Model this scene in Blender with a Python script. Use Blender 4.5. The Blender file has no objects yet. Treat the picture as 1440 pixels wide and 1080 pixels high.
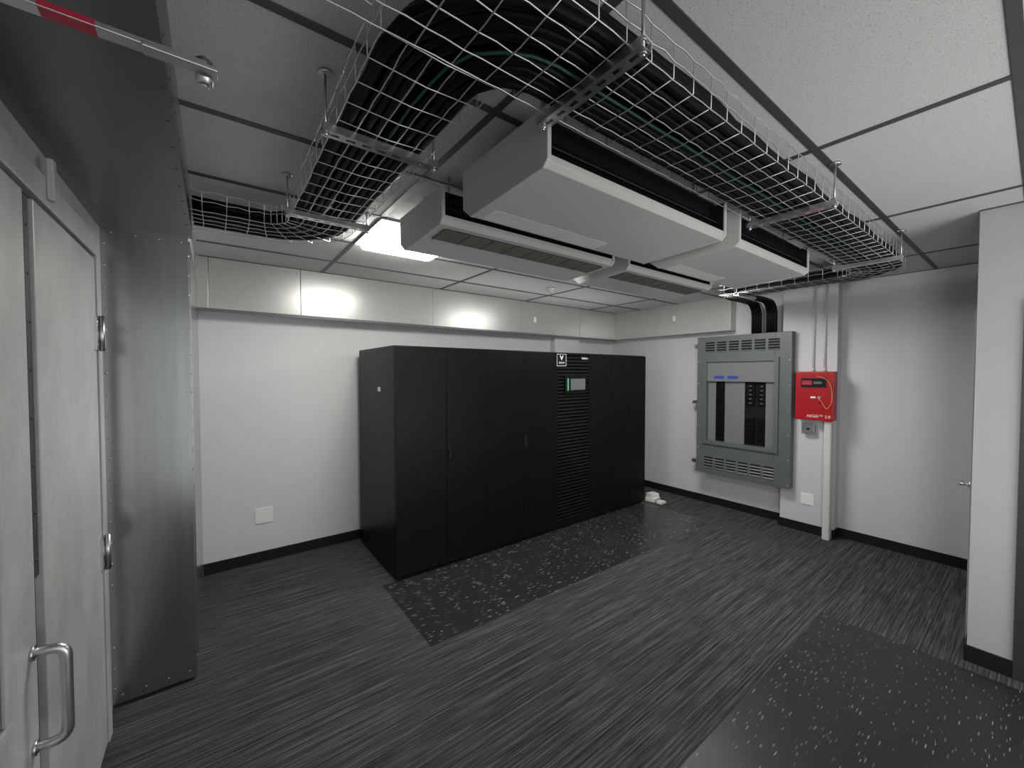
import bpy, bmesh, math, random
from mathutils import Vector, Matrix
random.seed(4)
D=bpy.data; C=bpy.context
COL=C.scene.collection
# ---------------------------------------------------------------- materials
def mat(name,col,rough=.5,metal=0.,var=.06,scale=6.,bump=0.,bscale=200.,stretch=(1,1,1),spec=.5,emis=None,es=0):
    m=D.materials.new(name); m.use_nodes=True; nt=m.node_tree; N=nt.nodes; L=nt.links
    b=N['Principled BSDF']; b.inputs['Roughness'].default_value=rough; b.inputs['Metallic'].default_value=metal
    b.inputs['Specular IOR Level'].default_value=spec
    tc=N.new('ShaderNodeTexCoord'); mp=N.new('ShaderNodeMapping'); mp.inputs['Scale'].default_value=stretch
    L.new(tc.outputs['Object'],mp.inputs['Vector'])
    nz=N.new('ShaderNodeTexNoise'); nz.inputs['Scale'].default_value=scale; nz.inputs['Detail'].default_value=4
    L.new(mp.outputs[0],nz.inputs['Vector'])
    mx=N.new('ShaderNodeMix'); mx.data_type='RGBA'
    mx.inputs[6].default_value=tuple(c*(1-var) for c in col)+(1,)
    mx.inputs[7].default_value=tuple(min(1,c*(1+var)) for c in col)+(1,)
    L.new(nz.outputs['Fac'],mx.inputs[0]); L.new(mx.outputs[2],b.inputs['Base Color'])
    if bump:
        n2=N.new('ShaderNodeTexNoise'); n2.inputs['Scale'].default_value=bscale
        L.new(mp.outputs[0],n2.inputs['Vector'])
        bp=N.new('ShaderNodeBump'); bp.inputs['Strength'].default_value=bump; bp.inputs['Distance'].default_value=.002
        L.new(n2.outputs['Fac'],bp.inputs['Height']); L.new(bp.outputs[0],b.inputs['Normal'])
    if emis:
        b.inputs['Emission Color'].default_value=tuple(emis)+(1,); b.inputs['Emission Strength'].default_value=es
    m['nodes']=1
    return m
def nodes(m): return m.node_tree.nodes, m.node_tree.links, m.node_tree.nodes['Principled BSDF']

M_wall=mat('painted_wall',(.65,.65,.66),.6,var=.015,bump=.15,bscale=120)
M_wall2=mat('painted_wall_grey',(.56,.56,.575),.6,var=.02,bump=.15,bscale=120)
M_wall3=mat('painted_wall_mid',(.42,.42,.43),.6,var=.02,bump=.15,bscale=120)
M_base=mat('vinyl_black',(.010,.010,.010),.45,spec=.3)
M_rack=mat('rack_black',(.0048,.0060,.0060),.36,bump=.2,bscale=600,spec=.16)
M_gloss=mat('slat_black',(.010,.010,.011),.25,spec=.45)
M_white=mat('white_enamel',(.60,.60,.59),.45,var=.02)
M_acw=mat('ac_enamel',(.56,.56,.545),.42,var=.02)
M_acslat=mat('ac_slat',(.12,.112,.10),.5)
M_dark=mat('dark_void',(.006,.006,.006),.7,spec=.2)
M_steel=mat('zinc_steel',(.62,.63,.65),.32,1.,var=.12,scale=30)
M_wire=mat('wire_zinc',(.64,.64,.65),.35,.85,var=.1,scale=30)
M_cable=mat('cable_black',(.004,.004,.005),.5,spec=.14)
M_green=mat('cable_green',(.01,.06,.04),.45)
M_tbar=mat('tbar_grey',(.07,.07,.075),.5)
M_panel=mat('panel_grey',(.105,.117,.122),.42,var=.04)
M_paneld=mat('panel_grey_light',(.155,.167,.172),.45,var=.04)
M_red=mat('alarm_red',(.36,.004,.009),.35,var=.04)
M_redst=mat('sticker_red',(.40,.02,.05),.45)
M_txt=mat('print_white',(.8,.8,.8),.5)
M_blue=mat('tag_blue',(.03,.05,.35),.5)
M_screen=mat('screen_grey',(.10,.11,.11),.2,emis=(.5,.55,.53),es=.05)
M_led=mat('led_green',(.05,.25,.13),.3,emis=(.4,.7,.5),es=.2)
M_lamp=mat('lamp_diffuser',(.9,.9,.9),.5,emis=(1,.98,.93),es=31.)
M_lamp2=mat('lamp_diffuser_bright',(.9,.9,.9),.5,emis=(1,.985,.95),es=36.)
M_glass=mat('wired_glass',(.12,.13,.13),.1)
M_card=mat('carton_white',(.72,.71,.68),.7)
M_brown=mat('frame_dark',(.03,.03,.032),.5)

M_door=mat('door_paint',(.50,.51,.50),.34,bump=.1,bscale=60)
N,L,b=nodes(M_door)
tc=N.new('ShaderNodeTexCoord'); nz=N.new('ShaderNodeTexNoise'); nz.inputs['Scale'].default_value=3.2; nz.inputs['Detail'].default_value=10; nz.inputs['Roughness'].default_value=.72
mp=N.new('ShaderNodeMapping'); mp.inputs['Scale'].default_value=(1,1.6,.8)
L.new(tc.outputs['Object'],mp.inputs[0]); L.new(mp.outputs[0],nz.inputs['Vector'])
cr=N.new('ShaderNodeValToRGB'); cr.color_ramp.elements[0].position=.28; cr.color_ramp.elements[1].position=.58
cr.color_ramp.elements[0].color=(.34,.35,.345,1); cr.color_ramp.elements[1].color=(.50,.51,.505,1)
L.new(nz.outputs['Fac'],cr.inputs[0]); L.new(cr.outputs[0],b.inputs['Base Color'])
mr=N.new('ShaderNodeMapRange'); mr.inputs['To Min'].default_value=.22; mr.inputs['To Max'].default_value=.5
L.new(nz.outputs['Fac'],mr.inputs[0]); L.new(mr.outputs[0],b.inputs['Roughness'])

def galv(name,c,rough,mt,amp=.2,sc=(9,9,.9)):
    m=mat(name,c,rough,mt,var=.0)
    N,L,b=nodes(m)
    tc=N.new('ShaderNodeTexCoord'); mp=N.new('ShaderNodeMapping'); mp.inputs['Scale'].default_value=sc
    nz=N.new('ShaderNodeTexNoise'); nz.inputs['Scale'].default_value=1.6; nz.inputs['Detail'].default_value=6; nz.inputs['Roughness'].default_value=.6
    L.new(tc.outputs['Object'],mp.inputs[0]); L.new(mp.outputs[0],nz.inputs['Vector'])
    cr=N.new('ShaderNodeValToRGB'); cr.color_ramp.elements[0].position=.3; cr.color_ramp.elements[1].position=.7
    cr.color_ramp.elements[0].color=tuple(x*(1-amp) for x in c)+(1,); cr.color_ramp.elements[1].color=tuple(min(1,x*(1+amp)) for x in c)+(1,)
    L.new(nz.outputs['Fac'],cr.inputs[0]); L.new(cr.outputs[0],b.inputs['Base Color'])
    mr=N.new('ShaderNodeMapRange'); mr.inputs['To Min'].default_value=rough*(1-amp); mr.inputs['To Max'].default_value=rough*(1+amp)
    L.new(nz.outputs['Fac'],mr.inputs[0]); L.new(mr.outputs[0],b.inputs['Roughness'])
    return m
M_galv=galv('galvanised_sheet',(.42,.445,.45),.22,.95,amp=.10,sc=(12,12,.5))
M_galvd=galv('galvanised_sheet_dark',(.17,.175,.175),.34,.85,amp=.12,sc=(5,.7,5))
M_sofm=galv('soffit_sheet',(.50,.50,.485),.27,.35,amp=.03,sc=(1,1,1))

M_ceil=mat('ceiling_tile',(.62,.62,.61),.9,var=.03,scale=2)
N,L,b=nodes(M_ceil)
tc=N.new('ShaderNodeTexCoord'); nz=N.new('ShaderNodeTexNoise'); nz.inputs['Scale'].default_value=210; nz.inputs['Detail'].default_value=2
L.new(tc.outputs['Object'],nz.inputs['Vector'])
cr=N.new('ShaderNodeValToRGB'); cr.color_ramp.elements[0].position=.34; cr.color_ramp.elements[1].position=.42
cr.color_ramp.elements[0].color=(.44,.44,.43,1); cr.color_ramp.elements[1].color=(.66,.66,.65,1)
L.new(nz.outputs['Fac'],cr.inputs[0]); L.new(cr.outputs[0],b.inputs['Base Color'])
bp=N.new('ShaderNodeBump'); bp.inputs['Strength'].default_value=.15; bp.inputs['Distance'].default_value=.002
L.new(nz.outputs['Fac'],bp.inputs['Height']); L.new(bp.outputs[0],b.inputs['Normal'])

# carpet
M_carpet=mat('carpet',(.03,.03,.03),.95,spec=.12)
N,L,b=nodes(M_carpet)
tc=N.new('ShaderNodeTexCoord'); mp=N.new('ShaderNodeMapping'); mp.inputs['Scale'].default_value=(5,240,1)
n1=N.new('ShaderNodeTexNoise'); n1.inputs['Scale'].default_value=1; n1.inputs['Detail'].default_value=1; n1.inputs['Roughness'].default_value=.5
L.new(tc.outputs['Object'],mp.inputs[0]); L.new(mp.outputs[0],n1.inputs['Vector'])
mpb=N.new('ShaderNodeMapping'); mpb.inputs['Scale'].default_value=(1.1,95,1)
n3=N.new('ShaderNodeTexNoise'); n3.inputs['Scale'].default_value=1; n3.inputs['Detail'].default_value=1
L.new(tc.outputs['Object'],mpb.inputs[0]); L.new(mpb.outputs[0],n3.inputs['Vector'])
av=N.new('ShaderNodeMix'); av.data_type='FLOAT'; av.inputs[0].default_value=.5
L.new(n1.outputs['Fac'],av.inputs[2]); L.new(n3.outputs['Fac'],av.inputs[3])
cr=N.new('ShaderNodeValToRGB'); e=cr.color_ramp.elements
e[0].position=.36; e[0].color=(.024,.024,.024,1); e[1].position=.64; e[1].color=(.128,.121,.120,1)
x=e.new(.5); x.color=(.056,.054,.055,1)
L.new(av.outputs[0],cr.inputs[0])
n2=N.new('ShaderNodeTexNoise'); n2.inputs['Scale'].default_value=300; n2.inputs['Detail'].default_value=1
L.new(tc.outputs['Object'],n2.inputs['Vector'])
mx=N.new('ShaderNodeMix'); mx.data_type='RGBA'; mx.blend_type='OVERLAY'; mx.inputs[0].default_value=.6
L.new(cr.outputs[0],mx.inputs[6]); L.new(n2.outputs['Fac'],mx.inputs[7])
L.new(mx.outputs[2],b.inputs['Base Color'])
bp=N.new('ShaderNodeBump'); bp.inputs['Strength'].default_value=.3; bp.inputs['Distance'].default_value=.003
L.new(n1.outputs['Fac'],bp.inputs['Height']); L.new(bp.outputs[0],b.inputs['Normal'])

def matmat(name,base,lo,hi,fl):
    M=mat(name,(.012,.012,.013),.3)
    N,L,b=nodes(M)
    tc=N.new('ShaderNodeTexCoord')
    def flecks(sc,rot,th,keep,off):
        mp=N.new('ShaderNodeMapping'); mp.inputs['Scale'].default_value=sc; mp.inputs['Rotation'].default_value=(0,0,rot); mp.inputs['Location'].default_value=(off,off*.7,0)
        L.new(tc.outputs['Object'],mp.inputs[0])
        vo=N.new('ShaderNodeTexVoronoi'); vo.voronoi_dimensions='2D'; vo.inputs['Scale'].default_value=1; vo.inputs['Randomness'].default_value=1
        L.new(mp.outputs[0],vo.inputs['Vector'])
        lt=N.new('ShaderNodeMapRange'); lt.inputs['From Min'].default_value=th*1.3; lt.inputs['From Max'].default_value=th*.7; L.new(vo.outputs['Distance'],lt.inputs[0])
        sp=N.new('ShaderNodeSeparateColor'); L.new(vo.outputs['Color'],sp.inputs[0])
        l2=N.new('ShaderNodeMath'); l2.operation='LESS_THAN'; l2.inputs[1].default_value=keep; L.new(sp.outputs[0],l2.inputs[0])
        mu=N.new('ShaderNodeMath'); mu.operation='MULTIPLY'; L.new(lt.outputs[0],mu.inputs[0]); L.new(l2.outputs[0],mu.inputs[1])
        m3=N.new('ShaderNodeMath'); m3.operation='MULTIPLY'; L.new(mu.outputs[0],m3.inputs[0]); L.new(sp.outputs[1],m3.inputs[1])
        return m3
    f1=flecks((7,52,1),0.0,.12,.34,0); f2=flecks((9,56,1),0.35,.10,.26,5); f3=flecks((9,56,1),-.4,.10,.22,9)
    ad=N.new('ShaderNodeMath'); ad.operation='MAXIMUM'; L.new(f1.outputs[0],ad.inputs[0]); L.new(f2.outputs[0],ad.inputs[1])
    a2=N.new('ShaderNodeMath'); a2.operation='MAXIMUM'; L.new(ad.outputs[0],a2.inputs[0]); L.new(f3.outputs[0],a2.inputs[1])
    mx=N.new('ShaderNodeMix'); mx.data_type='RGBA'; mx.inputs[6].default_value=(base,base,base*1.04,1); mx.inputs[7].default_value=(fl,fl,fl,1)
    L.new(a2.outputs[0],mx.inputs[0]); L.new(mx.outputs[2],b.inputs['Base Color'])
    ns=N.new('ShaderNodeTexNoise'); ns.inputs['Scale'].default_value=3; ns.inputs['Detail'].default_value=6
    L.new(tc.outputs['Object'],ns.inputs['Vector'])
    mr=N.new('ShaderNodeMapRange'); mr.inputs['To Min'].default_value=lo; mr.inputs['To Max'].default_value=hi
    L.new(ns.outputs['Fac'],mr.inputs[0]); L.new(mr.outputs[0],b.inputs['Roughness'])
    return M
M_mat=matmat('fleck_vinyl',.026,.12,.40,.46)
M_mat2=matmat('fleck_vinyl_dark',.017,.25,.55,.27)

# ---------------------------------------------------------------- builder
class B:
    def __init__(s): s.v=[]; s.f=[]; s.m=[]; s.sm=[]; s.cur=0
    def box(s,x0,x1,y0,y1,z0,z1):
        n=len(s.v)
        s.v+=[(x,y,z) for z in (z0,z1) for y in (y0,y1) for x in (x0,x1)]
        for q in ((0,2,3,1),(4,5,7,6),(0,1,5,4),(2,6,7,3),(0,4,6,2),(1,3,7,5)):
            s.f.append([n+i for i in q]); s.m.append(s.cur); s.sm.append(False)
        return s
    def tube(s,pts,r,seg=8,cap=True):
        pts=[Vector(p) for p in pts]; n0=len(s.v); k=len(pts)
        t=(pts[1]-pts[0]).normalized()
        up=Vector((0,0,1)) if abs(t.z)<.9 else Vector((1,0,0))
        nrm=(up-t*up.dot(t)).normalized()
        for i,p in enumerate(pts):
            if i==0: t=(pts[1]-pts[0])
            elif i==k-1: t=(pts[-1]-pts[-2])
            else: t=(pts[i+1]-pts[i]).normalized()+(pts[i]-pts[i-1]).normalized()
            t=t.normalized(); nrm=(nrm-t*nrm.dot(t)).normalized(); bn=t.cross(nrm)
            for j in range(seg):
                a=2*math.pi*j/seg; s.v.append(tuple(p+(nrm*math.cos(a)+bn*math.sin(a))*r))
        for i in range(k-1):
            for j in range(seg):
                a=n0+i*seg+j; b2=n0+i*seg+(j+1)%seg
                s.f.append([a,b2,b2+seg,a+seg]); s.m.append(s.cur); s.sm.append(True)
        if cap:
            s.f.append([n0+j for j in range(seg)][::-1]); s.m.append(s.cur); s.sm.append(False)
            s.f.append([n0+(k-1)*seg+j for j in range(seg)]); s.m.append(s.cur); s.sm.append(False)
        return s
    def cyl(s,p0,p1,r,seg=16): return s.tube([p0,p1],r,seg)
    def prism(s,prof,axis,a0,a1):
        n=len(s.v); k=len(prof)
        for a in (a0,a1):
            for p in prof:
                s.v.append((a,p[0],p[1]) if axis=='x' else ((p[0],a,p[1]) if axis=='y' else (p[0],p[1],a)))
        s.f.append([n+i for i in range(k)][::-1]); s.f.append([n+k+i for i in range(k)]); s.m+=[s.cur]*2; s.sm+=[False]*2
        for i in range(k):
            j=(i+1)%k; s.f.append([n+i,n+j,n+k+j,n+k+i]); s.m.append(s.cur); s.sm.append(False)
        return s
    def dome(s,c,r,nrm,h=.5):
        c=Vector(c); nrm=Vector(nrm).normalized()
        u=nrm.orthogonal().normalized(); w=nrm.cross(u); n=len(s.v); seg=8
        for (rr,hh) in ((r,0),(r*.75,r*h*.7)):
            for j in range(seg):
                a=2*math.pi*j/seg; s.v.append(tuple(c+u*rr*math.cos(a)+w*rr*math.sin(a)+nrm*hh))
        s.v.append(tuple(c+nrm*r*h))
        for j in range(seg):
            k=(j+1)%seg
            s.f.append([n+j,n+k,n+seg+k,n+seg+j]); s.f.append([n+seg+j,n+seg+k,n+2*seg]); s.m+=[s.cur]*2; s.sm+=[True]*2
        return s
    def obj(s,name,mats,parent=None,bevel=0,label=None,cat=None,group=None,kind=None):
        if not isinstance(mats,(list,tuple)): mats=[mats]
        vs=[Vector(v) for v in s.v]
        mn=Vector([min(v[i] for v in vs) for i in range(3)]); mxx=Vector([max(v[i] for v in vs) for i in range(3)])
        o0=Vector(((mn.x+mxx.x)/2,(mn.y+mxx.y)/2,mn.z))
        if kind=='structure': o0=Vector((0,0,0))
        me=D.meshes.new(name); me.from_pydata([tuple(v-o0) for v in vs],[],s.f)
        for m in mats: me.materials.append(m)
        me.polygons.foreach_set('material_index',s.m); me.polygons.foreach_set('use_smooth',s.sm)
        bm=bmesh.new(); bm.from_mesh(me); bmesh.ops.recalc_face_normals(bm,faces=bm.faces); bm.to_mesh(me); bm.free()
        me.update()
        o=D.objects.new(name,me); COL.objects.link(o); o.location=o0
        if parent: 
            o.parent=parent; o.location=o0-wloc(parent)
        if bevel:
            md=o.modifiers.new('bevel','BEVEL'); md.width=bevel; md.segments=2; md.limit_method='ANGLE'; md.angle_limit=math.radians(40)
        tag(o,label,cat,group,kind); return o
def wloc(o):
    l=Vector(o.location)
    while o.parent: o=o.parent; l+=Vector(o.location)
    return l
def tag(o,label=None,cat=None,group=None,kind=None):
    if label:o['label']=label
    if cat:o['category']=cat
    if group:o['group']=group
    if kind:o['kind']=kind
def thing(name,loc,label,cat,group=None,kind=None):
    o=D.objects.new(name,None); o.empty_display_size=.1; COL.objects.link(o); o.location=loc; tag(o,label,cat,group,kind); return o
def text(body,size,loc,face,m,parent,name='lettering',ext=.0006,align='CENTER'):
    cu=D.curves.new('t','FONT'); cu.body=body; cu.size=size; cu.extrude=ext; cu.align_x=align; cu.align_y='CENTER'
    to=D.objects.new('t',cu); COL.objects.link(to); C.view_layer.update()
    me=D.meshes.new_from_object(to.evaluated_get(C.evaluated_depsgraph_get())); D.objects.remove(to)
    if face=='-x': R=Matrix(((0,0,-1),(-1,0,0),(0,1,0))).to_4x4()
    else: R=Matrix(((1,0,0),(0,0,-1),(0,1,0))).to_4x4()
    me.transform(R); me.materials.clear(); me.materials.append(m)
    o=D.objects.new(name,me); COL.objects.link(o); o.parent=parent; o.location=Vector(loc)-wloc(parent)
    return o
def fillet(pts,r,n=6):
    pts=[Vector(p) for p in pts]; out=[pts[0]]
    for i in range(1,len(pts)-1):
        a,b,c=pts[i-1],pts[i],pts[i+1]
        rr=min(r if not isinstance(r,(list,tuple)) else r[i-1],(a-b).length*.49,(c-b).length*.49)
        p=b+(a-b).normalized()*rr; q=b+(c-b).normalized()*rr
        for k in range(n+1):
            t=k/n; out.append(p*(1-t)**2+b*2*t*(1-t)+q*t*t)
    out.append(pts[-1]); return out
def planpath(pts,r,step=.05):
    """2D right-angle route with circular corners -> list of (point, left normal) every ~step"""
    pts=[Vector(p) for p in pts]; seq=[]
    cur=pts[0]
    def line(a,b):
        L=(b-a).length; n=max(1,int(round(L/step))); d=(b-a).normalized(); nr=Vector((-d.y,d.x))
        for k in range(n): seq.append((a.lerp(b,k/n),nr,'s'))
    for i in range(1,len(pts)-1):
        b=pts[i]; d0=(b-pts[i-1]).normalized(); d1=(pts[i+1]-b).normalized(); rr=r[i-1]
        p=b-d0*rr; q=b+d1*rr; line(cur,p)
        turn=1 if d0.x*d1.y-d0.y*d1.x>0 else -1
        n0=Vector((-d0.y,d0.x)); c=p+n0*turn*rr; n=max(5,int(rr*1.57/step*1.3))
        for k in range(n):
            a=turn*math.pi/2*k/n; ca,sa=math.cos(a),math.sin(a)
            nn=Vector((n0.x*ca-n0.y*sa,n0.x*sa+n0.y*ca)); seq.append((c-nn*turn*rr,nn,'b'))
        cur=q
    line(cur,pts[-1]); d=(pts[-1]-pts[-2]).normalized(); seq.append((pts[-1],Vector((-d.y,d.x)),'s'))
    return seq

# ---------------------------------------------------------------- room shell
H=2.666; XR=5.25; YB=4.25; YN=-1.7
B().box(-.6,XR+.2,YN-.1,YB+.2,-.1,0).obj('floor',M_carpet,kind='structure')
B().box(-.6,XR+.2,YN-.1,YB+.2,H,H+.1).obj('ceiling',M_ceil,kind='structure')
w=B().box(-.6,XR+.1,YB,YB+.1,0,H); w.box(3.87,4.37,4.15,YB,0,H)
w.obj('wall_back',M_wall,kind='structure')
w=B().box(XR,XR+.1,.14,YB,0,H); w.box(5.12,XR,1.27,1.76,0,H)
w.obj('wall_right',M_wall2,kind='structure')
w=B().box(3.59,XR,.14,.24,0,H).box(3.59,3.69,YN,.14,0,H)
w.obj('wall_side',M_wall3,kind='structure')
B().box(3.575,3.59,-.02,.068,0,2.12).box(3.575,3.59,-1.0,-.02,2.04,2.12).obj('trim_10',M_brown,kind='structure')
B().box(-.54,-.44,YN,2.83,0,H).obj('wall_left',M_door,kind='structure')
B().box(-.54,-.105,2.90,YB,0,H).obj('wall_inner',M_wall,kind='structure')
p=B().box(-.44,-.10,2.82,2.9,0.02,2.46); p.box(-.104,-.094,2.9,YB,.1,2.46)
for i in range(22):
    z=.1+i*.108
    p.dome((-.10,2.86,z),.007,(1,0,0)); p.dome((-.43,2.82,z),.006,(0,-1,0))
for i in range(4): p.dome((-.4+i*.09,2.82,2.43),.006,(0,-1,0)); p.dome((-.4+i*.09,2.82,.06),.006,(0,-1,0))
p.obj('trim_1',M_galv,kind='structure')
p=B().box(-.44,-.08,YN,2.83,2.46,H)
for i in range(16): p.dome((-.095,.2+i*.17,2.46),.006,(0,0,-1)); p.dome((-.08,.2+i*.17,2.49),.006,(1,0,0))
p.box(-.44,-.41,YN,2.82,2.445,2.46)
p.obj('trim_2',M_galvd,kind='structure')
p=B()
segs=[-.105,-.02,.65,1.96,3.2,4.3,5.10]
for a,c in zip(segs[:-1],segs[1:]): p.box(a+.0015,c-.0015,4.08,YB,2.25,H-.0)
for i in range(36):
    x=0.2+i*.14; p.dome((x,4.08,2.28),.005,(0,-1,0)); p.dome((x,4.08,2.62),.005,(0,-1,0))
p.obj('trim_3',M_sofm,kind='structure',bevel=.002)
B().box(-.1,5.1,4.070,4.09,2.226,2.25).obj('trim_11',M_panel,kind='structure')
p=B().box(5.10,XR,2.32,4.08,2.25,H)
for i in range(12): p.dome((5.10,2.4+i*.14,2.28),.005,(-1,0,0))
p.obj('trim_4',M_sofm,kind='structure',bevel=.002)
bh=.095
B().box(-.094,3.87,YB-.012,YB,0,bh).box(3.858,4.382,4.138,4.15,0,bh).box(4.382,XR,YB-.012,YB,0,bh).obj('baseboard_back',M_base,kind='structure')
B().box(XR-.012,XR,1.772,YB-.012,0,bh).box(5.108,5.12,1.258,1.772,0,bh).box(5.12,XR,1.258,1.27,0,bh).box(5.12,XR,1.76,1.772,0,bh).box(XR-.012,XR,.252,1.258,0,bh).obj('baseboard_right',M_base,kind='structure')
B().box(3.578,3.59,.068,.252,0,bh).box(3.59,XR-.012,.24,.252,0,bh).obj('baseboard_side',M_base,kind='structure')
g=B(); ys=[-1.12,-.53,.065,.598,1.21,1.82,2.42,3.02,3.62]; xs=[.83,2.05,3.27,4.49]
for y in ys: g.box(-.08,3.59 if y<.2 else XR,y-.014,y+.014,H-.005,H)
for x in xs: g.box(x-.014,x+.014,YN if x<3.5 else .24,4.08,H-.004,H)
g.box(XR-.02,XR,.24,2.32,H-.004,H).box(-.08,5.1,4.06,4.08,H-.004,H).box(3.57,3.59,YN,.24,H-.004,H)
g.obj('trim_5',M_tbar,kind='structure')

# ---------------------------------------------------------------- doors
def door(name,y0,y1):
    return B().box(-.46,-.418,y0,y1,.01,2.235).obj(name,M_door,kind='structure',bevel=.003)
f=B().box(-.44,-.412,.80,2.64,2.25,2.34).box(-.44,-.412,2.575,2.64,0,2.25).box(-.44,-.412,.80,.88,0,2.25)
f.obj('trim_6',M_door,kind='structure',bevel=.004)
B().box(-.4395,-.4375,.88,2.575,0,2.25).obj('door_gap_shade',M_dark,kind='structure')  # black sheet behind the leaves, painting the shade in the door gaps
d1=door('door_1',.90,1.718); d2=door('door_2',1.80,2.56)
a=B().box(-.436,-.426,1.752,1.79,1.12,2.235)
for i in range(8): a.dome((-.426,1.770,1.17+i*.14),.006,(1,0,0))
a.obj('trim_8',M_brown,kind='structure')
B().box(-.418,-.408,1.10,1.50,.84,.87).box(-.418,-.408,1.10,1.50,1.97,2.0).box(-.418,-.408,1.10,1.13,.87,1.97).box(-.418,-.408,1.47,1.50,.87,1.97).obj('lite_frame',M_door,d1,bevel=.003)
B().box(-.4178,-.4165,1.13,1.47,.87,1.97).obj('glass',M_glass,d1)
hy=1.672
hp=fillet([(-.418,hy,.94),(-.352,hy,.94),(-.352,hy,.67),(-.418,hy,.67)],.035)
B().tube(hp,.0135,12).cyl((-.418,hy,.94),(-.411,hy,.94),.02).cyl((-.418,hy,.67),(-.411,hy,.67),.02).obj('handle',M_steel,d1)
for z in (1.90,.90):
    h=B().box(-.418,-.409,2.52,2.61,z-.075,z+.075)
    h.cyl((-.400,2.566,z-.08),(-.400,2.566,z+.08),.010,10)
    for q in (-.05,0,.05): h.dome((-.409,2.537,z+q),.005,(1,0,0))
    h.obj('hinge',M_steel,d2)
B().box(-.412,-.395,1.90,1.93,2.27,2.40).obj('trim_9',M_door,kind='structure',bevel=.003)
dc=thing('door_closer',(-.40,1.0,2.27),'silver door closer arm with small red sticker','door closer')
B().box(-.412,-.36,.72,1.06,2.25,2.33).obj('closer_body',M_steel,dc,bevel=.006)
ab=B(); ab.box(-.385,0.0,.968,.997,2.303,2.315)
ab.box(-.09,.016,.940,.968,2.284,2.293)
ab.obj('arm',M_steel,dc,bevel=.002)
B().cyl((-.005,.985,2.275),(-.005,.985,2.322),.014,16).cyl((-.005,.985,2.27),(-.005,.985,2.328),.007,12).obj('pivot',M_steel,dc)
B().box(-.215,-.15,.9673,.968,2.3045,2.3135).box(-.215,-.15,.970,.995,2.3023,2.303).obj('sticker',M_redst,dc,label='red warning sticker')

# ---------------------------------------------------------------- equipment cabinets
Y0=3.15; YK=4.13; RT=1.95
def cabinet(x0,x1,doors,label,handle_z=1.03):
    e=thing('equipment_cabinet',((x0+x1)/2,3.6,0),label,'cabinet',group='row of black power cabinets')
    b=B().box(x0+.001,x1-.001,Y0+.025,YK,.03,RT); b.box(x0+.02,x1-.02,Y0+.05,YK-.03,0,.03)
    b.obj('body',M_rack,e,bevel=.004)
    for (a,c,l) in doors:
        d=B().box(a+.0015,c-.0015,Y0,Y0+.0245,.035,RT-.008).obj('door',M_rack,e,bevel=.003)
        if l is not None:
            h=B().box(l-.011,l+.011,Y0-.006,Y0,handle_z-.07,handle_z+.05)
            h.box(l-.007,l+.007,Y0-.022,Y0-.006,handle_z-.055,handle_z+.01)
            h.cyl((l,Y0-.006,handle_z+.03),(l,Y0-.013,handle_z+.03),.009,12)
            h.obj('handle',M_gloss,d,bevel=.002)
    return e
c1=cabinet(1.175,2.07,[(1.175,1.643,None),(1.643,2.07,1.665)],'black two-door steel battery cabinet at the end of the row')
B().box(1.172,1.1755,3.50,3.56,1.56,1.60).obj('label_plate',M_txt,c1,label='small white label')
cabinet(2.07,2.936,[(2.07,2.515,None),(2.515,2.936,2.535)],'black two-door steel battery cabinet beside the power unit')
ups=thing('power_supply_cabinet',(3.228,3.6,0),'black cabinet with slatted front and small display','power cabinet',group='row of black power cabinets')
x0,x1=2.936,3.52
B().box(x0+.001,x1-.001,Y0+.03,YK,.03,RT).box(x0+.02,x1-.02,Y0+.05,YK-.03,0,.03).obj('body',M_rack,ups,bevel=.004)
fr=B().box(x0+.002,x0+.04,Y0,Y0+.03,.035,RT-.008).box(x1-.04,x1-.002,Y0,Y0+.03,.035,RT-.008)
fr.box(x0+.04,x1-.04,Y0,Y0+.03,1.925,RT-.008).box(x0+.04,x1-.04,Y0,Y0+.03,.035,.09)
door_u=fr.obj('door',M_rack,ups,bevel=.002)
sl=B(); z=.10
while z<1.90:
    sl.prism([(Y0+.002,z),(Y0+.029,z+.018),(Y0+.029,z+.024),(Y0+.002,z+.014)],'x',x0+.04,x1-.04)
    z+=.038
sl.obj('slats',M_gloss,door_u)
dp=B().box(3.085,3.42,Y0-.014,Y0+.002,1.49,1.69).obj('display',M_rack,ups,bevel=.004)
B().box(3.165,3.395,Y0-.0155,Y0-.014,1.535,1.66).obj('screen',M_screen,dp)
B().box(3.113,3.135,Y0-.0155,Y0-.014,1.53,1.665).obj('status_light',M_led,dp)
bd=B().box(2.965,3.105,Y0-.003,Y0+.002,1.80,1.93).obj('badge',M_gloss,ups)
B().box(2.965,3.105,Y0-.0042,Y0-.003,1.926,1.93).box(2.965,3.105,Y0-.0042,Y0-.003,1.80,1.804).box(2.965,2.969,Y0-.0042,Y0-.003,1.804,1.926).box(3.101,3.105,Y0-.0042,Y0-.003,1.804,1.926).obj('badge_border',M_txt,bd)
B().prism([(3.008,1.914),(3.020,1.914),(3.035,1.886),(3.050,1.914),(3.062,1.914),(3.035,1.862)],'y',Y0-.0045,Y0-.003).obj('emblem',M_txt,bd)
text('VERTIV',.027,(3.035,Y0-.0045,1.834),'-y',M_txt,bd)
lp=B().box(3.32,3.475,Y0-.002,Y0+.002,1.868,1.915).obj('name_strip',M_rack,ups)
text('Liebert',.035,(3.40,Y0-.003,1.891),'-y',M_txt,lp)
cabinet(3.52,4.224,[(3.52,3.872,None),(3.872,4.224,None)],'black two-door steel cabinet beyond the power unit')
cabinet(4.224,4.571,[(4.224,4.571,None)],'narrow black single-door steel cabinet closing the row')

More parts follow.
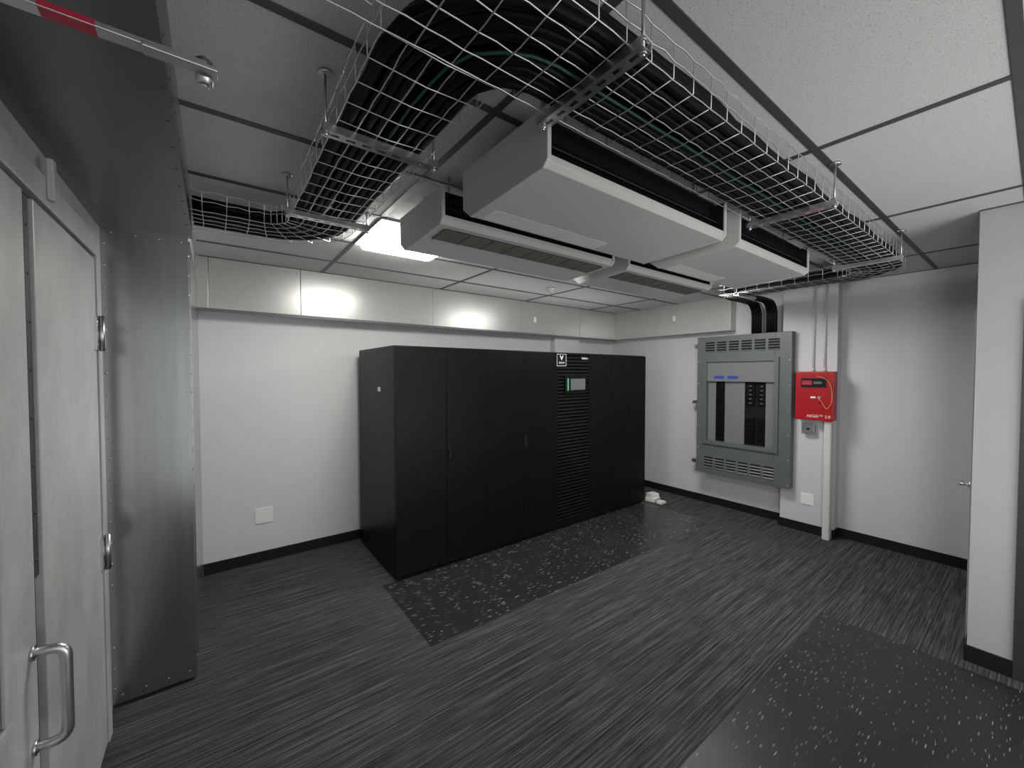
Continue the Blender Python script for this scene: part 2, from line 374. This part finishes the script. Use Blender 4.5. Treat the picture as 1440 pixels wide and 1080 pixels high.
# ---------------------------------------------------------------- floor mats
def vmat(x0,x1,y0,y1,label,m):
    return B().box(x0,x1,y0,y1,.0,.004).obj('floor_mat',m,label=label,cat='mat',bevel=.001,group='flecked vinyl floor mats')
vmat(1.07,4.56,2.27,3.168,'black vinyl mat with white flecks before the cabinets',M_mat)
vmat(1.1,3.47,-.3,.915,'black flecked vinyl mat on open carpet',M_mat2)

for i,(dx,dy,z,ww,dd,hh,r) in enumerate([(0,0,0,.16,.13,.045,.1),(.01,.01,.045,.13,.11,.05,-.2)]):
    o=B().box(-ww/2,ww/2,-dd/2,dd/2,0,hh).box(-ww/2+.004,ww/2-.004,-.012,.012,hh,hh+.0006).obj('small_carton',M_card,bevel=.003,label=['small white carton lying on the carpet','smaller white carton stacked on another carton'][i],cat='box',group='stacked small cartons')
    o.location=(4.74+dx,3.14+dy,z); o.rotation_euler=(0,0,r)
o=B().box(-.05,.05,-.04,.04,0,.03).obj('small_carton',M_card,bevel=.003,label='tiny white carton beside the stack',cat='box',group='stacked small cartons'); o.location=(4.72,3.0,0)

# ---------------------------------------------------------------- AC units
def ac(x0,x1,y0,dep,zb,label,style):
    zt=2.565
    e=thing('ceiling_air_conditioner',((x0+x1)/2,y0+dep/2,zb),label,'air conditioner',group='suspended air conditioners')
    cap=[(y0,zt),(y0,zb+.022),(y0+.022,zb),(y0+dep-.06,zb-.016),(y0+dep,zb+.03),(y0+dep,zt)]
    for a in (x0,x1-.018):
        B().prism(cap,'x',a,a+.018).obj('end_cap',M_acw,e,bevel=.003)
    body=B().prism([(y0+.09,zt-.01),(y0+.07,zb+.046),(y0+.006,zb+.042),(y0+.006,zb+.020),(y0+.024,zb+.003),(y0+dep-.061,zb-.0145),(y0+dep-.004,zb+.031),(y0+dep-.004,zt-.01)],'x',x0+.018,x1-.018)
    body.obj('housing',M_acw,e,bevel=.002)
    s=B().box(x0+.019,x1-.019,y0+.012,y0+.088,zb+.0435,zb+.047); 
    s.prism([(y0+.086,zt-.012),(y0+.064,zb+.047),(y0+.058,zb+.047),(y0+.080,zt-.012)],'x',x0+.019,x1-.019)
    s.box(x0+.018,x0+.0195,y0+.008,y0+.085,zb+.045,zt-.012).box(x1-.0195,x1-.018,y0+.008,y0+.085,zb+.045,zt-.012)
    s.obj('air_outlet',M_dark,e)
    v=B().prism([(y0+.02,zb+.080),(y0+.052,zb+.115),(y0+.055,zb+.112),(y0+.023,zb+.077)],'x',x0+.03,x1-.03)
    v.obj('vane',M_gloss,e)
    B().box(x0+.018,x1-.018,y0+.05,y0+dep-.01,zt-.012,zt-.004).obj('top_plate',M_dark,e)
    for xx in (x0+.1,x1-.1):
        for yy in (y0+.12,y0+dep-.1):
            B().cyl((xx,yy,zt-.01),(xx,yy,H),.006,8).obj('hanger_rod',M_steel,e)
    def zat(y): return zb+.003-.0175*(y-(y0+.024))/(dep-.085)
    if style==1:
        ya,yb,xa,xb,mt=y0+dep-.17,y0+dep-.07,x0+.05,x0+(x1-x0)*.62,M_acw; n=8
    else:
        ya,yb,xa,xb,mt=y0+.06,y0+.20,x0+.05,x1-.05,M_acslat; n=8
    gb=B(); 
    if style==2:
        gb.cur=1; gb.prism([(ya,zat(ya)),(yb,zat(yb)),(yb,zat(yb)-.0015),(ya,zat(ya)-.0015)],'x',xa,xb); gb.cur=0
    for i in range(n):
        y=ya+(yb-ya)*(i+.5)/n; z=zat(y)
        if style==1: gb.box(xa,xb,y-.003,y+.003,z-.002,z+.001)
        else: gb.box(xa,xb,y-.0035,y+.0035,z-.007,z)
    if style==2:
        nx=8
        for i in range(nx+1):
            x=xa+(xb-xa)*i/nx; gb.prism([(ya,zat(ya)),(yb,zat(yb)),(yb,zat(yb)-.008),(ya,zat(ya)-.008)],'x',x-.003,x+.003)
    gb.obj('intake_grille',[mt,M_dark],e)
    return e
ac(.85,2.03,.948,.53,2.375,'white ceiling-hung air conditioner with dark outlet beside the cable tray',1)
ac(.83,2.03,1.63,.50,2.395,'off-white ceiling-hung air conditioner with brown slatted intake near the lamp',2)
ac(2.17,3.18,.948,.53,2.375,'white ceiling-hung air conditioner with dark outlet further along the tray',1)
ac(2.17,3.25,1.63,.50,2.395,'off-white ceiling-hung air conditioner with slatted intake facing down',2)

# ---------------------------------------------------------------- lamps
def lamp(x0,x1,y0,y1,label,m,dz=.055):
    e=thing('ceiling_light',((x0+x1)/2,(y0+y1)/2,H-.012),label,'ceiling light',group='recessed ceiling lights')
    fr=B().box(x0,x1,y0,y0+.02,H-.012,H-.004).box(x0,x1,y1-.02,y1,H-.012,H-.004).box(x0,x0+.02,y0+.02,y1-.02,H-.012,H-.004).box(x1-.02,x1,y0+.02,y1-.02,H-.012,H-.004)
    fr.obj('frame',M_white,e)
    s=.05
    d=B(); n=0
    a=[(x0+.02,y0+.02),(x1-.02,y0+.02),(x1-.02,y1-.02),(x0+.02,y1-.02)]; c=[(x0+s,y0+s),(x1-s,y0+s),(x1-s,y1-s),(x0+s,y1-s)]
    d.v=[(p[0],p[1],H-.005) for p in a]+[(p[0],p[1],H-dz) for p in c]
    d.f=[[0,1,2,3],[4,5,6,7]]+[[i,(i+1)%4,4+(i+1)%4,4+i] for i in range(4)]; d.m=[0]*6; d.sm=[False]*6
    d.obj('diffuser',m,e,bevel=.012)
lamp(.83,1.44,2.42,3.02,'bright flat square ceiling light panel beside the air conditioners',M_lamp)
lamp(3.27,3.88,1.82,2.42,'bright flat square ceiling light panel near the electrical panel',M_lamp2)
sd=B().cyl((3.0,3.3,H-.03),(3.0,3.3,H-.004),.05,20).cyl((3.0,3.3,H-.05),(3.0,3.3,H-.03),.032,20)
sd.obj('smoke_detector',M_white,label='small round white smoke detector on ceiling tile',cat='smoke detector',bevel=.004)

# ---------------------------------------------------------------- cable trays
ZT=2.505; CY=.765; CXT=.48; CYL=2.62; CXB=4.25
def tray(pts,rad,w,skip=None,label=''):
    seq=planpath(pts,rad,.05); b=B(); r=.002; hh=.095
    J=lambda s: random.uniform(-s,s)
    def P(i,o,z,s=0):
        p,n,_=seq[i]; t=Vector((n.y,-n.x)); q=p+n*o+t*s; return (q.x,q.y,z)
    n=5; K=len(seq)
    for i in range(n+1):
        o=-w/2+w*i/n
        b.tube([P(k,o+J(.0015),ZT+(.0016 if k%2 else -.0008)+J(.0008)) for k in range(K)],r,5,False)
    def open_at(k,sgn):
        return skip and sgn==skip[0] and seq[k][1].y>.9 and skip[1]<seq[k][0].x<skip[2]
    for sgn in (1,-1):
        for hz in (.048,.095):
            run=[]
            for k in range(K+1):
                if k<K and not open_at(k,sgn): run.append(P(k,sgn*(w/2+.003)+J(.002),ZT+hz+(.003 if k%2 else -.0025)+J(.0015)))
                else:
                    if len(run)>1: b.tube(run,r,5,False)
                    run=[]
    for k in range(0,K,2):
        pp=[]
        if not open_at(k,-1): pp.append(P(k,-w/2-.001,ZT+hh,J(.003)))
        pp+= [P(k,-w/2,ZT+.004,0),P(k,0,ZT-.004,J(.003)),P(k,w/2,ZT+.004,0)]
        if not open_at(k,1): pp.append(P(k,w/2+.001,ZT+hh,J(.003)))
        b.tube(pp,r,5,False)
    return b.obj('cable_tray',M_wire,label=label,cat='cable tray',group='overhead wire cable trays')
tray([(.20,CY),(CXB,CY),(CXB,1.98)],[.26],.31,skip=(1,.31,.65),label='long zinc wire-mesh cable tray packed with black cables')
tray([(CXT,.926),(CXT,CYL),(-.078,CYL)],[.27],.32,label='curving zinc wire-mesh cable tray entering the clad bulkhead')
def support(axis,pos,c0,c1,label):
    ex,ey=(pos,(c0+c1)/2) if axis=='x' else ((c0+c1)/2,pos)
    e=thing('tray_hanger',(ex,ey,ZT-.03),label,'tray hanger',group='tray hangers')
    def bx(b,u0,u1,v0,v1,z0,z1):
        if axis=='x': b.box(v0,v1,u0,u1,z0,z1)
        else: b.box(u0,u1,v0,v1,z0,z1)
    z0=ZT-.030; z1=ZT-.0065; hw=.02
    b=B()
    bx(b,c0,c1,pos-hw,pos-hw+.002,z0,z1); bx(b,c0,c1,pos+hw-.002,pos+hw,z0,z1)
    bx(b,c0,c1,pos-hw+.002,pos-.006,z0,z0+.002); bx(b,c0,c1,pos+.006,pos+hw-.002,z0,z0+.002)
    u=c0
    while u<c1-.001:
        bx(b,u,min(u+.022,c1),pos-.006,pos+.006,z0,z0+.002); u+=.05
    b.obj('strut',M_steel,e)
    for u in (c0+.010,c1-.010):
        q=(pos,u) if axis=='x' else (u,pos)
        r=B().cyl((q[0],q[1],z0-.012),(q[0],q[1],H),.0045,8)
        r.cyl((q[0],q[1],z0-.008),(q[0],q[1],z0),.01,6).cyl((q[0],q[1],z1),(q[0],q[1],z1+.008),.009,6)
        r.cyl((q[0],q[1],H-.012),(q[0],q[1],H-.004),.022,16)
        r.obj('threaded_rod',M_steel,e)
for x in (.82,2.25,3.65): support('x',x,.57,.944,'slotted zinc strut with threaded rods under the long tray')
for y in (1.37,2.17): support('y',y,.285,.675,'slotted zinc strut with threaded rods under the crossing tray')
support('y',1.80,4.06,4.46,'slotted zinc strut with threaded rods near the panel')

# ---------------------------------------------------------------- cables
def cable(o,z,r,m,label,lay=0):
    zz=ZT+.004+r+z
    j=lambda s=.004: random.uniform(-s,s)
    full=lay<1
    R=[.27,.25,.26]; pts=[(-.07,CYL),(CXT,CYL),(CXT,CY),(CXB,CY)]
    if full: pts+=[(CXB,1.93),(4.93,1.93)]; R.append(.24)
    else: pts+=[(CXB,1.95)]
    out=[]
    for (p,n,k) in planpath(pts,R,.14):
        s=.004 if lay<2 else .009
        if p.x>4.5 or p.x<0: s=0
        q=p+n*(o+(j(s)))
        out.append(Vector((q.x,q.y,zz+random.uniform(0,.003))))
    if full:
        xd=5.06; y=out[-1].y; out.pop(); x0c=xd-.15
        for k in range(9):
            a=math.pi/2*k/8; out.append(Vector((x0c+.15*math.sin(a),y,zz-.15+.15*math.cos(a))))
        out.append(Vector((xd,y,2.181)))
    return B().tube(out,r,10).obj('power_cable',m,label=label,cat='cable',group='black cables in the overhead trays')
rc=.0132
for side in (-1,1):
    for k in range(4): cable(side*(.036+k*.0285),0,rc,M_cable,'thick black power cable lying in the wire tray',0)
    for k in range(4): cable(side*(.042+k*.0272),.0255,rc,M_cable,'thick black power cable on top of the bundle',1)
    for k in range(4): cable(side*(.030+k*.0285),.050,rc,M_cable,'thick black power cable on the uppermost layer',2)
cable(.006,0,.0045,M_green,'thin dark green ground cable between black bundles')

# ---------------------------------------------------------------- electrical panel
ep=thing('electrical_panel',(5.08,2.16,.45),'large grey open-front electrical distribution panel on the wall','electrical panel')
X0,X1=5.02,5.118; ya,yb,za,zb=1.637,2.69,.45,2.18
oy0,oy1,oz0,oz1=1.80,2.56,.87,1.86
b=B().box(X0,X1,ya,oy0,za,zb).box(X0,X1,oy1,yb,za,zb).box(X0,X1,oy0,oy1,za,oz0).box(X0,X1,oy0,oy1,oz1,zb).box(X1-.01,X1,oy0,oy1,oz0,oz1)
b.obj('enclosure',M_panel,ep,bevel=.004)
b=B(); X2=X0-.022
b.box(X2,X0,oy0-.045,oy0,oz0-.045,oz1+.045).box(X2,X0,oy1,oy1+.045,oz0-.045,oz1+.045).box(X2,X0,oy0,oy1,oz0-.045,oz0).box(X2,X0,oy0,oy1,oz1,oz1+.045)
b.obj('trim_frame',M_panel,ep,bevel=.003)
B().box(X0,X0+.012,oy0,oy1,1.62,oz1).obj('cover_plate',M_paneld,ep,bevel=.002)
for (p0,p1) in ((2.125,2.355),(oy0,1.90),(2.465,oy1)):
    B().box(X0+.035,X0+.045,p0,p1,oz0,1.62).obj('dead_front',M_paneld,ep,bevel=.002)
B().box(X0+.062,X1-.01,oy0,oy1,oz0,1.62).obj('interior',M_dark,ep)
for i in range(14):
    z=oz0+.03+i*.05
    if i>8 or i<6:
        for (p0,p1) in ((1.905,1.99),(2.02,2.115)):
            br=B().box(X0+.040,X0+.062,p0,p1,z,z+.042)
            if i>8: br.cur=1; br.box(X0+.039,X0+.040,(p0+p1)/2-.015,(p0+p1)/2+.010,z+.014,z+.024)
            br.obj('breaker',[M_rack,M_paneld],ep)
    B().box(X0+.045,X0+.062,2.36,2.46,z,z+.042).obj('breaker',M_rack,ep)
for yy in (2.42,2.26): B().box(X0-.004,X0,yy-.07,yy+.05,1.655,1.69).obj('tag',M_blue,ep,label='blue tag')
for (z0,z1,ys_,n) in ((1.985,2.11,(1.74,2.60),6),(.52,.66,(1.78,2.60),6)):
    wd=(ys_[1]-ys_[0])/n
    for i in range(n):
        lv=B()
        c0=ys_[0]+i*wd+.015; c1=ys_[0]+(i+1)*wd-.015; k=4; ph=(z1-z0)/k
        for j in range(k):
            zz=z0+ph*j
            lv.prism([(X0,zz+ph*.55),(X0-.010,zz+ph*.12),(X0-.010,zz+ph*.04),(X0,zz+ph*.08)],'y',c0,c1)
            lv.cur=1; lv.box(X0-.001,X0,c0,c1,zz+ph*.5,zz+ph*1.02); lv.cur=0
        lv.obj('louver',[M_panel,M_dark],ep)
for y in (ya+.02,yb-.02):
    for i in range(7): B().dome((X0,y,za+.04+i*.275),.007,(-1,0,0)).obj('screw',M_steel,ep)
for z in (.56,1.34,2.12):
    b=B().box(5.118,5.121,1.78,2.80,z-.02,z+.02).box(5.121,XR,1.78,2.80,z-.02,z-.017).box(5.121,XR,1.78,2.80,z+.017,z+.02)
    b.obj('wall_strut',M_steel,label='zinc mounting channel holding the electrical panel',cat='mounting channel',group='panel mounting channels')

# ---------------------------------------------------------------- fire alarm box
fa=thing('fire_alarm_panel',(5.05,1.42,1.23),'red fire suppression control box with small window','fire alarm panel')
B().box(5.01,5.12,1.262,1.588,1.235,1.74).obj('housing',M_red,fa,bevel=.006)
fd=B().box(4.992,5.009,1.26,1.59,1.232,1.735).obj('door',M_red,fa,bevel=.005)
wf=B().box(4.988,4.992,1.32,1.54,1.575,1.67).obj('window',M_gloss,fd,bevel=.001)
B().box(4.9872,4.988,1.36,1.43,1.61,1.635).obj('display',M_screen,wf)
B().box(4.9872,4.988,1.445,1.53,1.60,1.645).obj('display_bezel',M_redst,wf)
B().cyl((4.992,1.38,1.47),(4.984,1.38,1.47),.014,14).obj('lock',M_steel,fd)
B().box(4.9912,4.992,1.41,1.455,1.462,1.480).obj('marking',M_txt,fd)
B().cyl((4.992,1.37,1.415),(4.989,1.37,1.415),.008,12).obj('button',M_gloss,fd)
text('AEGIS™ 2.0',.040,(4.9915,1.385,1.275),'-x',M_txt,fd)
cp=[(4.985,1.38,1.46),(4.975,1.34,1.40),(4.972,1.31,1.36),(4.974,1.275,1.42),(4.974,1.27,1.52),(4.974,1.29,1.62),(4.976,1.34,1.67),(4.984,1.40,1.69)]
cpp=[]
for i in range(len(cp)-1):
    p0=Vector(cp[max(i-1,0)]);p1=Vector(cp[i]);p2=Vector(cp[i+1]);p3=Vector(cp[min(i+2,len(cp)-1)])
    for k in range(5):
        t=k/5; cpp.append(.5*((2*p1)+(-p0+p2)*t+(2*p0-5*p1+4*p2-p3)*t*t+(-p0+3*p1-3*p2+p3)*t**3))
cpp.append(Vector(cp[-1]))
B().tube(cpp,.0024,6).obj('key_cord',mat('cord_yellow',(.6,.42,.16),.6),fa,label='thin pale yellow key cord')
for y in (1.469,1.371):
    c=B().cyl((5.108,y,1.74),(5.108,y,H-.004),.0095,14)
    c.cyl((5.106,y,1.742),(5.106,y,1.775),.013,14)
    c.obj('conduit',M_white,label='thin vertical painted conduit above the red box',cat='conduit',group='conduits above the alarm box')
B().box(5.03,5.12,1.285,1.345,.0,1.225).box(5.026,5.03,1.292,1.338,.0,1.22).obj('raceway',M_white,label='white vertical surface raceway running to the floor',cat='raceway',bevel=.003)
j=thing('junction_box',(5.09,1.49,1.07),'small grey metal junction box under the alarm box','junction box')
B().box(5.07,5.12,1.44,1.545,1.08,1.185).obj('box_body',M_panel,j,bevel=.003)
B().box(5.064,5.07,1.435,1.55,1.075,1.19).obj('cover',M_steel,j,bevel=.002)
B().cyl((5.064,1.49,1.13),(5.05,1.49,1.13),.012,10).obj('knob',M_gloss,j)
def plate(face,a,z,s,lab,off):
    e=thing('wall_plate',((a,YB-.006,z) if face=='y' else (off,a,z)),lab,'wall plate')
    if face=='y': B().box(a-s/2,a+s/2,YB-.008,YB,z-s/2,z+s/2).obj('plate',M_txt,e,bevel=.003)
    else: B().box(off-.008,off,a-s/2,a+s/2,z-s/2,z+s/2).obj('plate',M_txt,e,bevel=.003)
    for dz in (-.3*s,.3*s):
        if face=='y': B().dome((a,YB-.008,z+dz),.004,(0,-1,0)).obj('screw',M_card,e)
        else: B().dome((off-.008,a,z+dz),.004,(-1,0,0)).obj('screw',M_card,e)
plate('y',.35,.424,.14,'white square blank cover plate low on the pale wall',YB)
plate('x',1.50,.36,.12,'white square blank cover plate beneath the electrical panel',5.12)
B().box(3.42,3.46,4.074,4.08,2.40,2.47).obj('tag_card',M_txt,label='small white tag stuck on the metal soffit',cat='tag')
B().box(5.094,5.10,3.05,3.09,2.44,2.51).obj('tag_card',M_txt,label='small white tag beside the soffit corner',cat='tag')
dd=B().box(3.80,4.72,.2405,.262,.01,2.1).obj('door_3',M_door,kind='structure',bevel=.003)
B().cyl((3.90,.262,1.0),(3.90,.27,1.0),.028,16).cyl((3.90,.27,1.0),(3.90,.315,1.0),.009,12).tube(fillet([(3.90,.31,1.0),(3.94,.318,1.0),(4.02,.312,.998)],.02),.009,10).obj('lever_handle',M_steel,dd)
st=thing('alarm_strobe',(4.9,.27,2.25),'small white wall-mounted alarm device near the side door','alarm device')
B().box(4.84,4.95,.24,.275,2.22,2.36).obj('base_plate',M_white,st,bevel=.004)
B().prism([(.275,2.24),(.31,2.27),(.31,2.31),(.275,2.34)],'x',4.86,4.93).obj('lens',M_card,st,bevel=.002)
B().box(4.82,4.92,.24,.275,1.38,1.66).obj('wall_notice_holder',M_card,label='pale box fixed to the wall beside the side door',cat='wall box',bevel=.004)

# ---------------------------------------------------------------- light, world & camera
def area(name,loc,target,sx,sy,e,spread=180):
    l=D.lights.new(name,'AREA'); l.shape='RECTANGLE'; l.size=sx; l.size_y=sy; l.energy=e; l.color=(1,.99,.975); l.spread=math.radians(spread)
    o=D.objects.new(name,l); COL.objects.link(o); o.location=loc
    o.rotation_euler=(Vector(target)-Vector(loc)).to_track_quat('-Z','Y').to_euler(); return o
area('fill_light',(2.3,-1.5,.9),(2.3,1.0,2.66),1.8,1.2,26)  # added fill behind the camera, aimed up to brighten the near ceiling
area('fill_light',(-.05,-.6,1.75),(5.25,1.3,1.25),.6,.9,8,75)  # added fill beside the camera to lift the right wall, no real fixture
area('rear_ceiling_fill',(2.9,3.55,1.985),(2.9,3.30,2.66),2.8,.4,5)  # added upward fill hidden above the cabinets to brighten the rear ceiling
wd=D.worlds.new('world'); C.scene.world=wd; wd.use_nodes=True
wd.node_tree.nodes['Background'].inputs[0].default_value=(1,.99,.98,1); wd.node_tree.nodes['Background'].inputs[1].default_value=.85
cd=D.cameras.new('camera'); cam=D.objects.new('camera',cd); COL.objects.link(cam)
cam.location=(0,0,1.72); cam.rotation_euler=(math.radians(90-1.53),0,-math.atan2(.6,.8))
cd.sensor_width=36; cd.lens=14.0; cd.clip_start=.05
C.scene.camera=cam
C.scene.view_settings.view_transform='Standard'
C.scene.view_settings.exposure=0.1
